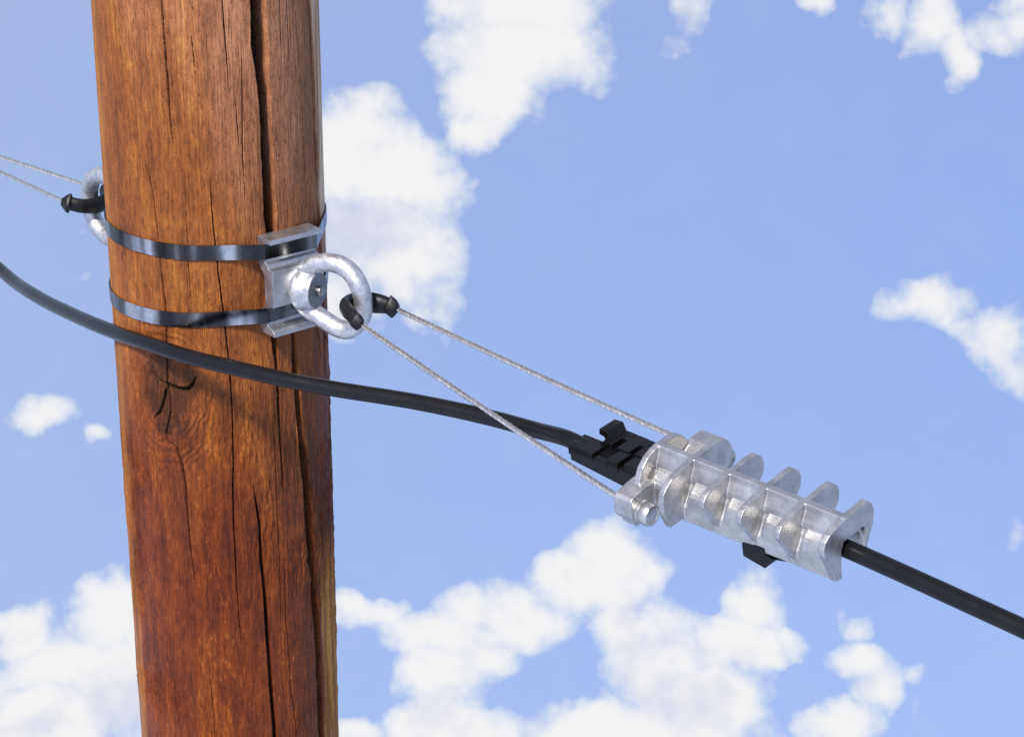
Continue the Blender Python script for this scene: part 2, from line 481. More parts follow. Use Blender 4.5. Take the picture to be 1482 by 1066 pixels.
def wood_material():
    m, n, l, b = new_mat('weathered_treated_wood')
    tcn = n.new('ShaderNodeTexCoord')
    obj = tcn.outputs['Object']

    def noise(scale, vec_scale, detail=5.0, rough=0.6, dist=0.0):
        mp = N(n, l, 'ShaderNodeMapping', {'Vector': obj, 'Scale': vec_scale})
        return N(n, l, 'ShaderNodeTexNoise', {'Vector': mp.outputs[0], 'Scale': scale, 'Detail': detail, 'Roughness': rough, 'Distortion': dist}).outputs['Fac']

    grain = noise(1.0, (620, 620, 24), 4.0, 0.7, 0.3)
    streak = noise(1.0, (75, 75, 5.0), 5.0, 0.6, 0.4)
    blotch = noise(1.0, (30, 30, 12), 7.0, 0.72, 0.5)
    flake = noise(1.0, (300, 300, 95), 4.0, 0.75, 0.3)
    tone = noise(1.0, (12, 12, 2.2), 4.0, 0.6, 0.3)

    def mth(op, a, b_=None, c_=None, clamp=False):
        ins = {0: a}
        if b_ is not None: ins[1] = b_
        if c_ is not None: ins[2] = c_
        q = N(n, l, 'ShaderNodeMath', ins, operation=op); q.use_clamp = clamp
        return q.outputs[0]

    def mix(f, a, b_, mode='MIX'):
        return N(n, l, 'ShaderNodeMix', {0: f, 6: a, 7: b_}, data_type='RGBA', blend_type=mode).outputs[2]

    def ss(x, lo, hi):
        q = N(n, l, 'ShaderNodeMapRange', {'Value': x, 'From Min': lo, 'From Max': hi}); q.interpolation_type = 'SMOOTHSTEP'
        return q.outputs[0]

    sepn = N(n, l, 'ShaderNodeSeparateXYZ', {0: obj})
    z, x = sepn.outputs[2], sepn.outputs[0]
    base = mth('ADD', mth('MULTIPLY', streak, 0.30), mth('ADD', mth('MULTIPLY', blotch, 0.40), mth('MULTIPLY', flake, 0.30)))
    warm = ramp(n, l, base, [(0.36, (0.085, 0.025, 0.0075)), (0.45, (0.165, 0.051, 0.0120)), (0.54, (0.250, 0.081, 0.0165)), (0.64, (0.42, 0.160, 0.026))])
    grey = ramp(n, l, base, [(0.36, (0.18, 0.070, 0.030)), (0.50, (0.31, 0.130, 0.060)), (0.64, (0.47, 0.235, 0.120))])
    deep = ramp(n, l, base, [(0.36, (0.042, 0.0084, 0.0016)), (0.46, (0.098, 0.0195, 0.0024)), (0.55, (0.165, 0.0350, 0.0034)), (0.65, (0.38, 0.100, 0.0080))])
    # paler grey-brown wood high on the right side, darker redder wood further down
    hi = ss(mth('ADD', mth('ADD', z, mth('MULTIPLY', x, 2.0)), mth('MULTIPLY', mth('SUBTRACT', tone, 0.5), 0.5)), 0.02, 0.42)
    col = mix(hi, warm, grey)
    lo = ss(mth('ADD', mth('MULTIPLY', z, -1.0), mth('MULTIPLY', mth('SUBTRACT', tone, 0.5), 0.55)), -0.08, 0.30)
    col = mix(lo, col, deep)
    # orange flecks of bared fibre and dark flecks
    fl = mth('MULTIPLY', ss(flake, 0.60, 0.72), ss(blotch, 0.42, 0.60))
    col = mix(mth('MULTIPLY', fl, 0.7), col, (0.36, 0.155, 0.035, 1))
    dk = mth('MULTIPLY', ss(flake, 0.42, 0.30), 0.65)
    col = mix(dk, col, (0.045, 0.017, 0.008, 1))
    g2 = ramp(n, l, grain, [(0.32, (0.55, 0.52, 0.50)), (0.50, (1.0, 1.0, 1.0)), (0.68, (1.35, 1.32, 1.28))])
    col = mix(0.85, col, g2, 'MULTIPLY')
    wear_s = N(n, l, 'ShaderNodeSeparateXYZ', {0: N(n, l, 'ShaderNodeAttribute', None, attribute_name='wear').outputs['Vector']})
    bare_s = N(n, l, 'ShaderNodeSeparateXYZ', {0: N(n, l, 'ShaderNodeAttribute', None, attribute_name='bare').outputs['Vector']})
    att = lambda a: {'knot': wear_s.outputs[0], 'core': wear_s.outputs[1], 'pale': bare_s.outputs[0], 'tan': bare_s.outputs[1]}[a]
    col = mix(mth('MULTIPLY', att('knot'), 0.68), col, mix(ss(flake, .35, .7), (0.006, 0.0028, 0.0014, 1), (0.026, 0.012, 0.0055, 1)))
    pale = mix(ss(streak, .35, .65), (0.34, 0.18, 0.08, 1), (0.74, 0.56, 0.38, 1))
    tan = mix(ss(streak, .35, .65), (0.28, 0.105, 0.016, 1), (0.58, 0.26, 0.050, 1))
    col = mix(att('tan'), col, tan)
    col = mix(att('pale'), col, pale)
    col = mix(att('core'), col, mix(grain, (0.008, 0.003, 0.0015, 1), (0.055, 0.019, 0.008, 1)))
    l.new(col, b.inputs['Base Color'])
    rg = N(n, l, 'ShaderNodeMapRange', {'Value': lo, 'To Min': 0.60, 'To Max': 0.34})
    l.new(mth('ADD', rg.outputs[0], mth('MULTIPLY', mth('SUBTRACT', blotch, 0.5), 0.3)), b.inputs['Roughness'])
    b.inputs['Specular IOR Level'].default_value = 0.20
    hgt = mth('ADD', mth('MULTIPLY', grain, 0.7), mth('ADD', mth('MULTIPLY', flake, 0.55), mth('MULTIPLY', streak, 0.5)))
    bp = N(n, l, 'ShaderNodeBump', {'Height': hgt, 'Strength': 1.0, 'Distance': 0.0024})
    l.new(bp.outputs[0], b.inputs['Normal'])
    return m


M_WOOD = wood_material()

# ------------------------------------------------------------------ wooden pole
rng = np.random.default_rng(7)


def vnoise(x, y, seed):
    """smooth 2-D value noise on arrays"""
    g = np.random.default_rng(seed).random((256, 256))
    xi = np.floor(x).astype(int); yi = np.floor(y).astype(int)
    fx = x - xi; fy = y - yi
    fx = fx * fx * (3 - 2 * fx); fy = fy * fy * (3 - 2 * fy)
    a = g[xi % 256, yi % 256]; b = g[(xi + 1) % 256, yi % 256]; c = g[xi % 256, (yi + 1) % 256]; d = g[(xi + 1) % 256, (yi + 1) % 256]
    return (a * (1 - fx) + b * fx) * (1 - fy) + (c * (1 - fx) + d * fx) * fy


def fbm(x, y, seed, octs=4, rough=0.5):
    s = 0; a = 1; t = 0
    for i in range(octs):
        s = s + a * (vnoise(x * 2 ** i, y * 2 ** i, seed + i) - 0.5); t += a; a *= rough
    return s / t


PXM = 2.2 / F_PX                                 # metres per photo pixel on the pole's face
# cracks as (x, y, width) along photo pixels, with a depth in metres
CRACKS = [
    ([(372.5, -30, 17), (373.5, 0, 18), (377, 60, 17), (383, 141, 16), (388, 240, 15), (391, 300, 14), (393, 340, 13), (396, 420, 9), (397, 483, 7), (400, 517, 5), (403, 567, 4), (406, 638, 3), (409, 690, 2), (411, 712, 0.3)], 0.026),
    ([(418, 420, 0.5), (422, 450, 4), (424, 476, 6), (427, 517, 7), (431, 567, 8), (436, 638, 8), (440, 662, 10), (447, 746, 11), (453, 829, 9), (459, 913, 8), (465, 1066, 7), (468, 1120, 7)], 0.018),
    ([(366, 700, 0.4), (370, 728, 2.5), (376, 758, 4), (379, 808, 4), (384, 871, 5), (389, 955, 5), (398, 1066, 6), (401, 1110, 6)], 0.012),
    ([(233, -20, 3), (234, 0, 3), (238, 56, 4), (243, 113, 4), (248, 183, 2.6), (251, 214, 0.3)], 0.008),
    ([(214, 235, .3), (218, 262, 2.4), (221, 281, 2.6), (225, 315, 2.8), (228, 343, 2.6), (233, 395, 3), (238, 435, 4), (241, 465, 3.6), (242, 520, 4.2), (240, 556, 5)], 0.008),
    ([(240, 556, 5), (245, 573, 4), (246, 596, 3.6), (241.5, 625, 3.6), (242, 634, 4), (256, 647, 5), (264, 672, 5), (269, 699, 4.4), (272, 740, 3), (275, 787, 3), (284, 846, 0.3)], 0.009),
    ([(303, 255, .3), (305, 280, 1.8), (309, 331, 2.0), (319, 415, 2.4), (326, 469, 2.6), (331, 510, 2.8), (335, 584, 3.0), (336, 638, 3.2), (338, 704, 3.2), (340, 808, 2.6), (346, 892, 2.2), (350, 934, .3)], 0.007),
    ([(320, -10, 2), (323, 30, 2.6), (327, 79, 2.2), (331, 130, .3)], 0.005),
    ([(277, 48, .3), (280, 80, 2.2), (283, 107, .4)], 0.004),
    ([(341, 150, .3), (343, 175, 2.6), (346, 215, .3)], 0.004),
    ([(350, 80, .3), (352, 140, 2.0), (352, 225, 1.6), (355, 290, .3)], 0.004),
    ([(445, -30, 4), (447, 0, 4), (452, 93, 4), (456, 183, 4), (461, 300, 4), (464, 360, 3.4), (468, 440, 3), (470, 500, 3), (471, 560, .4)], 0.010),
    ([(414, -10, 1.5), (417, 40, 2), (420, 90, .3)], 0.003),
    ([(427, 10, .3), (430, 60, 2), (434, 130, .3)], 0.003),
    ([(404, 0, 1.4), (407, 70, 1.8), (409, 120, .3)], 0.003),
    ([(437, 150, .3), (440, 230, 2), (444, 300, .3)], 0.003),
    ([(411, 820, .3), (414, 900, 2.0), (420, 990, 1.8), (430, 1066, 2)], 0.004),
    ([(396, 560, .3), (400, 700, 1.8), (404, 820, 2), (408, 930, .3)], 0.003),
    ([(268, 300, .3), (272, 380, 1.4), (277, 450, .3)], 0.002),
    ([(458, 470, .3), (461, 486, 3), (464, 520, .3)], 0.005),
    ([(466, 462, 2), (470, 484, 4), (476, 502, 3), (478, 512, .3)], 0.006),
    ([(303, 960, .3), (307, 1010, 1.6), (311, 1066, 1.6)], 0.003),
]
BRANCHES = [([(241, 557, 5), (255, 563, 6), (272, 563.5, 6), (279, 556, 4), (283, 545, 1)], 0.008),
            ([(239, 556, 4), (229, 549, 3), (220, 538, 1)], 0.006),
            ([(239, 565, 4), (235, 583, 3.4), (230, 597, 3), (224, 603, 1)], 0.006),
            ([(459, 462, 1), (457, 440, 3), (456, 425, 1)], 0.003)]


def build_pole():
    z_top = hit(320, 0)[1] + 0.03
    z_bot = hit(345, 1066)[1] - 0.04
    nf = 900
    half = R_(104)
    phi_f = np.linspace(-half, half, nf)
    phi_b = np.linspace(half, 2 * math.pi - half, 74)[1:-1]
    phi = np.concatenate([phi_f, phi_b])
    rows = np.linspace(z_bot, z_top, 900)
    up = np.linspace(z_top, z_top + 0.9, 60)[1:]
    dn = np.linspace(z_bot - 7.0, z_bot, 240)[:-1]
    zz = np.concatenate([dn, rows, up])
    PH, ZZ = np.meshgrid(phi, zz)
    X = PH * POLE_R
    Rr = np.full_like(PH, POLE_R)
    # slow irregularity of a hewn trunk
    cx, sx = np.cos(PH), np.sin(PH)
    Rr += 0.0010 * fbm(cx * 1.3 + 20, sx * 1.3 + 20 + ZZ * 1.1, 11, 3)
    Rr += 0.0006 * fbm(X * 45 + 300, ZZ * 5 + 50, 21, 3)
    low = 1 / (1 + np.exp((ZZ + 0.10) / 0.06))
    patch = np.clip(fbm(X * 14 + 90, ZZ * 9 + 40, 55, 3) * 3.2 + 0.35, 0, 1)
    # torn fibre relief
    warp = fbm(X * 60 + 40, ZZ * 22 + 70, 77, 3) * 0.010
    fib = fbm((X + warp) * 360 + 400, ZZ * 62 + 900, 31, 4, 0.6)
    rgh = np.clip(0.06 + 0.94 * low * patch, 0, 1)
    Rr += fib * 0.0058 * rgh
    Rr += 0.00042 * fbm(X * 900 + 500, ZZ * 26 + 900, 41, 3, 0.6)
    # raised grain whorl and sunken knot
    kp, kz = hit(243, 572)
    kx = kp * POLE_R
    dx = (X - kx) / 0.034; dz = (ZZ - kz) / 0.055
    kd = np.sqrt(dx * dx + dz * dz)
    Rr += 0.0016 * np.exp(-((kd - 0.9) / 0.3) ** 2) - 0.0022 * np.exp(-(kd / 0.7) ** 2)
    ang = np.arctan2(dz, dx)
    Rr += 0.0006 * np.sin(kd * 34 + 2.0 * fbm(X * 80 + 9, ZZ * 60 + 9, 88, 3) * 6) * np.exp(-((kd - 1.1) / 0.55) ** 2)
    fd = (kd < 2.2)
    knot = np.clip((1.05 - kd) * 2.2 + 1.9 * fbm(X * 110 + 3, ZZ * 55 + 3, 66, 4), 0, 1) * fd

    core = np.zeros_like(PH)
    big_x = None
    for ci, (pts, depth) in enumerate(CRACKS):
        uv = np.array([(*hit(x, y), w) for x, y, w in pts])
        o = np.argsort(uv[:, 1]); uv = uv[o]
        m = (zz > uv[0, 1]) & (zz < uv[-1, 1])
        zr = zz[m]
        xc = np.interp(zr, uv[:, 1], uv[:, 0]) * POLE_R
        wd = np.interp(zr, uv[:, 1], uv[:, 2]) * PXM * (0.52 if depth < .01 else 1.0)
        xc = xc + fbm(zr * 16 + 10 * ci, np.full_like(zr, ci * 3.3), 101 + ci, 5, 0.42) * 0.0028
        sl = 1 + 0.7 * fbm(zr * 28 + 10 * ci, np.full_like(zr, ci * 1.7 + 40), 201 + ci, 3)
        wd = np.maximum(wd * np.clip(sl, .35, 1.7), 0)
        cs = np.maximum(np.cos(np.interp(zr, uv[:, 1], uv[:, 0])), 0.35)
        hw = (wd / cs)[:, None] * 0.5 + 1e-6
        u = np.abs(X[m] - xc[:, None] + 0.0004 * fbm(X[m] * 700, ZZ[m] * 300, 300 + ci, 2)) / hw
        prof = np.clip((1.22 - u) * 2.4, 0, 1)
        dloc = np.minimum(depth, depth * hw / (np.max(hw) + 1e-9) + 0.002)
        lip = 0.0 * np.exp(-((u - 1.5) / 0.5) ** 2) * (depth > .005)
        Rr[m] += lip - prof * dloc * (1 + 0.25 * fbm(X[m] * 600 + 7, ZZ[m] * 90, 400 + ci, 3))
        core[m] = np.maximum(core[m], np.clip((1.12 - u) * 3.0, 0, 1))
    for ci, (pts, depth) in enumerate(BRANCHES):
        uv = [(hit(x, y), w * PXM) for x, y, w in pts]
        q = [(p[0] * POLE_R, p[1], w) for p, w in uv]
        best = np.full_like(PH, 9.0)
        xs = [a[0] for a in q]; zs = [a[1] for a in q]
        rm = (zz > min(zs) - .01) & (zz < max(zs) + .01)
        cm = (phi * POLE_R > min(xs) - .01) & (phi * POLE_R < max(xs) + .01)
        ix = np.ix_(rm, cm)
        jx = 0.0014 * fbm(X[ix] * 260, ZZ[ix] * 260, 501 + ci, 3)
        xx = X[ix] + jx; zq = ZZ[ix] + jx
        bl = np.full_like(xx, 9.0)
        for (x0, z0, w0), (x1, z1, w1) in zip(q[:-1], q[1:]):
            L2 = (x1 - x0) ** 2 + (z1 - z0) ** 2
            t = np.clip(((xx - x0) * (x1 - x0) + (zq - z0) * (z1 - z0)) / L2, 0, 1)
            d = np.hypot(xx - x0 - t * (x1 - x0), zq - z0 - t * (z1 - z0))
            bl = np.minimum(bl, d / (0.5 * (w0 + (w1 - w0) * t)))
        Rr[ix] -= np.clip(1.3 - bl, 0, 1) ** 0.6 * depth
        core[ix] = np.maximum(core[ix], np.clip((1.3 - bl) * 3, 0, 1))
    # bared pale wood along the far right edge, tan strip lower down
    def edge(pts):
        uv = np.array([hit(x, y) for x, y in pts]); uv = uv[np.argsort(uv[:, 1])]
        return np.interp(zz, uv[:, 1], uv[:, 0])[:, None]
    e1 = edge([(449, 0), (454, 93), (458, 183), (463, 300), (467, 400), (470, 480)])
    jag = 0.03 * fbm(ZZ * 30, X * 40, 610, 3)
    zhi, zlo = hit(465, 420)[1], hit(478, 660)[1]
    pale = np.clip((PH + jag - e1) * 60, 0, 1) * np.clip((ZZ - zhi) * 9, 0, 1) * (PH < 2.0)
    e2 = edge([(447, 700), (458, 790), (462, 829), (465, 913), (470, 1066)])
    tan = np.clip((PH + jag - e2) * 50, 0, 1) * np.clip((hit(470, 770)[1] - ZZ) * 14, 0, 1) * (PH < 2.0)
    tanl = np.clip((-PH - 1.12 + jag * 2) * 7, 0, 1) * (PH > -2.0) * np.clip(0.75 - ZZ * 1.0, 0.15, 1)
    tan = np.maximum(tan, tanl * 0.35)
    nr, nc = PH.shape
    co = np.stack([Rr * np.sin(PH), -Rr * np.cos(PH), ZZ], -1).reshape(-1, 3)
    i = np.arange(nr - 1)[:, None] * nc; j = np.arange(nc)[None, :]; j2 = (j + 1) % nc
    quads = np.stack([i + j, i + j2, i + nc + j2, i + nc + j], -1).reshape(-1, 4)
    me = bpy.data.meshes.new('wooden_pole')
    me.vertices.add(len(co)); me.vertices.foreach_set('co', co.ravel())
    nq = len(quads)
    top_loop = np.arange(nc) + (nr - 1) * nc
    bot_loop = np.arange(nc)[::-1]
    loops = np.concatenate([quads.ravel(), top_loop, bot_loop])
    me.loops.add(len(loops)); me.loops.foreach_set('vertex_index', loops.astype(np.int32))
    me.polygons.add(nq + 2)
    st = np.concatenate([np.arange(nq) * 4, [nq * 4, nq * 4 + nc]])
    me.polygons.foreach_set('loop_start', st.astype(np.int32))
    me.update(calc_edges=True)
    me.polygons.foreach_set('use_smooth', [True] * nq + [False, False])
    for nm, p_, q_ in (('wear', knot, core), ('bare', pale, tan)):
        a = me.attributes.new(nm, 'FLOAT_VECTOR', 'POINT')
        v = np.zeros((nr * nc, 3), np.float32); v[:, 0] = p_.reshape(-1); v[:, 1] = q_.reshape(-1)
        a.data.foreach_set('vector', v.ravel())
    me.validate()
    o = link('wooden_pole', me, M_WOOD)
    o.matrix_world = POLE_M
    o['label'] = 'thick round brown wooden pole with long cracks and a knot'
    o['category'] = 'pole'
    return o


build_pole()

# ------------------------------------------------------------------ brackets with forged rings
PHI_B = R_(32)                                   # where the near bracket sits round the pole
BR_LEN = 0.063
STRAPS = (0.0372, -0.0305)                       # heights of the two steel bands
PROFILE = [(0, .052), (.023, .052), (.0245, .0475), (.0130, .0465), (.0130, .026), (.0165, .0245), (.0180, .0205), (.0255, .0195),
           (.0255, -.0195), (.0185, -.0205), (.0165, -.0225), (.0130, -.0235), (.0130, -.0425), (.021, -.0455), (.0250, -.0490), (.0250, -.052), (0.005, -.052),
           (0, -.049), (0, -.030), (.005, -.025), (.0105, -.020), (.0105, .012), (.005, .017), (0, .022)]


def bracket_frame(phi):
    n = Vector((math.sin(phi), -math.cos(phi), 0))
    t = Vector((math.cos(phi), math.sin(phi), 0))
    return n, t


def make_bracket(phi, ring_phi, pts, label, ring_px=True, shift=0.0, hub_at=None):
    n, t = bracket_frame(phi)
    T = thing('pole_bracket', label, 'bracket', POLE_M, 'ring brackets strapped to the pole')
    base = n * (POLE_R * math.cos(0.22) + 0.001) + t * shift
    bm = bmesh.new()
    prism(bm, PROFILE, -BR_LEN / 2, BR_LEN / 2, lambda d, z, s: base + n * d + t * s + Vector((0, 0, z)))
    link('mounting_plate', finish(bm, 'mounting_plate', 0.00035, 2), M_EXTR, T)
    nr = Vector((math.sin(ring_phi), -math.cos(ring_phi), 0))
    tr = Vector((math.cos(ring_phi), math.sin(ring_phi), 0))
    hub0 = hub_at - nr * 0.034
    if ring_px:
        loop = [on_plane(x, y, hub_at, tr) for x, y in pts]
        loc = [((p - hub_at).dot(nr), p.z - hub_at.z) for p in loop]
    else:
        loc = pts
    loop = [hub_at + nr * a + Vector((0, 0, z)) for a, z in loc]
    path = spline(loop + [loop[0]], 8)[:-1]
    bm = bmesh.new()
    tube(bm, path, 0.0098, 20, closed=True)
    lathe(bm, [(-.010, .012), (.007, .0135), (.0095, .0190), (.015, .0230), (.021, .0232), (.027, .0212), (.031, .0190), (.0335, .0180)], hub0, nr, 40)
    co, fs, no = remesh_union(bm, 0.0008, 6)
    c = co[np.where(fs[:, 3:] >= 0, fs, fs[:, :1])].mean(1) - np.array(hub0)
    ax = c @ np.array(nr); rad = np.linalg.norm(c - ax[:, None] * np.array(nr), axis=1)
    fn = no[fs[:, 0]] @ np.array(nr)
    lat = np.abs(c @ np.array(tr))
    is_hub = (ax < .0345) & (rad < .0275) & ~((rad > .0215) & (ax > .026))
    is_face = is_hub & (ax > 0.0295) & (fn > 0.75)
    link('ring', submesh('ring', co, fs, no, ~is_hub), M_GALV, T)
    hub = link('hub', submesh('hub', co, fs, no, is_hub & ~is_face), M_GALV, T)
    link('hub_face', submesh('hub_face', co, fs, no, is_face), M_FACE, hub, 'dark grey flat face of the hub')
    bm = bmesh.new()
    lathe(bm, [(.028, .0056), (.0380, .0056), (.0390, .0048)], hub0, nr, 24)
    link('rivet', finish(bm, 'rivet', 0.0004, 2), M_PIN, hub)
    return T, loc


RING_PHI = R_(54)
RING_PX = [(436, 424), (438, 402), (448, 386), (463, 380.5), (483, 380.5), (501, 388), (515, 404), (523, 423), (526, 442), (523.5, 458),
           (515, 471), (503, 477.5), (488, 474), (470, 463), (451, 450), (440, 440)]
n0, t0 = bracket_frame(PHI_B)
hub_depth = -(POLE_I.inverted() @ Vector((0, 0, 0)) - CAM_LOC).dot(CAM_ROT @ Vector((0, 0, 1)))
hub_near = on_plane(461, 421, n0 * (POLE_R + 0.040), n0)
BR_SHIFT = 0.008
make_bracket(PHI_B, RING_PHI, RING_PX, 'silver ring bracket on the near right side of the pole, wholly in view', True, BR_SHIFT, hub_near)
_, t54 = bracket_frame(RING_PHI)


def ring_pt(px, py):
    return on_plane(px, py, hub_near, t54)


# the bracket behind the pole, only its ring shows past the left edge
PHI_L = R_(-146)
LOC_L = [(-.015, 0.0), (-.012, .022), (.002, .034), (.020, .0375), (.040, .034), (.056, .022), (.062, 0.0), (.056, -.022), (.040, -.034), (.020, -.0375), (.002, -.034), (-.012, -.022)]
nl, tl = bracket_frame(PHI_L)
hub_far = nl * (POLE_R + 0.079) + Vector((0, 0, -0.008)) + tl * 0.0
make_bracket(PHI_L, PHI_L, LOC_L, 'silver ring half hidden behind the left edge of the pole', False, 0.0, hub_far)

# ------------------------------------------------------------------ steel bands
def hull(pts):
    pts = sorted(set((round(a, 6), round(b, 6)) for a, b in pts))
    def half(ps):
        h = []
        for p in ps:
            while len(h) >= 2 and (h[-1][0] - h[-2][0]) * (p[1] - h[-2][1]) - (h[-1][1] - h[-2][1]) * (p[0] - h[-2][0]) <= 0:
                h.pop()
            h.append(p)
        return h
    a = half(pts); b = half(pts[::-1])
    return a[:-1] + b[:-1]


def band_path(off):
    pts = [((POLE_R + .0010 + off) * math.sin(a), -(POLE_R + .0010 + off) * math.cos(a)) for a in np.linspace(0, 2 * math.pi, 240, endpoint=False)]
    for phi, sh in ((PHI_B, BR_SHIFT), (PHI_L, 0.0)):
        n, t = bracket_frame(phi)
        base = n * (POLE_R * math.cos(0.22) + 0.001) + t * sh
        for s in (-1, 1):
            q = base + n * (.0132 + off) + t * (s * (BR_LEN / 2 + off * 0.5))
            pts.append((q.x, q.y))
    return hull(pts)


def make_band(z0, label, tilt=0.0):
    T = thing('steel_band', label, 'steel band', POLE_M, 'steel bands round the pole')
    hw = 0.0080
    inner, outer = band_path(0.0), band_path(0.0009)
    # sample both hulls by angle so the strip stays even
    def sample(path):
        ps = [Vector((x, y, 0)) for x, y in path]
        out = []
        m = len(ps)
        for i in range(m):
            a, b = ps[i], ps[(i + 1) % m]
            k = max(1, int((b - a).length / 0.004))
            for q in range(k):
                out.append(a.lerp(b, q / k))
        return out
    po = sample(outer)
    bm = bmesh.new()
    rows = []
    for p in po:
        r = p.normalized()
        wob = 0.0004 * math.sin(5 * math.atan2(p.x, p.y)) + 0.0001 * math.sin(23 * math.atan2(p.x, p.y) + 1)
        zc = z0 + wob + tilt * (p.x - 0.07)
        rows.append([bm.verts.new(p + Vector((0, 0, zc + hw))), bm.verts.new(p + r * .0003 + Vector((0, 0, zc))), bm.verts.new(p + Vector((0, 0, zc - hw))),
                     bm.verts.new(p - r * .0008 + Vector((0, 0, zc - hw))), bm.verts.new(p - r * .0008 + Vector((0, 0, zc + hw)))])
    m = len(rows)
    for i in range(m):
        A, B = rows[i], rows[(i + 1) % m]
        for k in range(5):
            bm.faces.new((A[k], A[(k + 1) % 5], B[(k + 1) % 5], B[k]))
    link('strap', finish(bm, 'strap', 0, sharp=35), M_BAND, T)


make_band(STRAPS[0], 'upper of the two shiny steel bands around the wooden pole', -0.01)
make_band(STRAPS[1], 'lower of the two shiny steel bands around the wooden pole', 0.045)

# ------------------------------------------------------------------ dead-end clamp frame
CL_U = 0.1958 / 340.0                            # one drawing unit
PSI, ROLL = R_(52.25), R_(8.0)
_a = _xa * math.cos(PSI) - _ya * math.sin(PSI)
_c0 = _xa * math.sin(PSI) + _ya * math.cos(PSI)
_h0 = Vector((0, 0, 1))
_c = _c0 * math.cos(ROLL) + _h0 * math.sin(ROLL)
_h = _a.cross(_c)
CL_O = at(953, 641, 1.82)
CL_M = Matrix(((_a.x, _c.x, _h.x, CL_O.x), (_a.y, _c.y, _h.y, CL_O.y), (_a.z, _c.z, _h.z, CL_O.z), (0, 0, 0, 1)))


def C(s, w, k):                                   # drawing units -> clamp-local metres (front is -y)
    return Vector((s * CL_U, -w * CL_U, -k * CL_U))


def poly_prism(bm, poly, s0, s1):
    prism(bm, poly, s0, s1, lambda w, k, s: C(s, w, k))


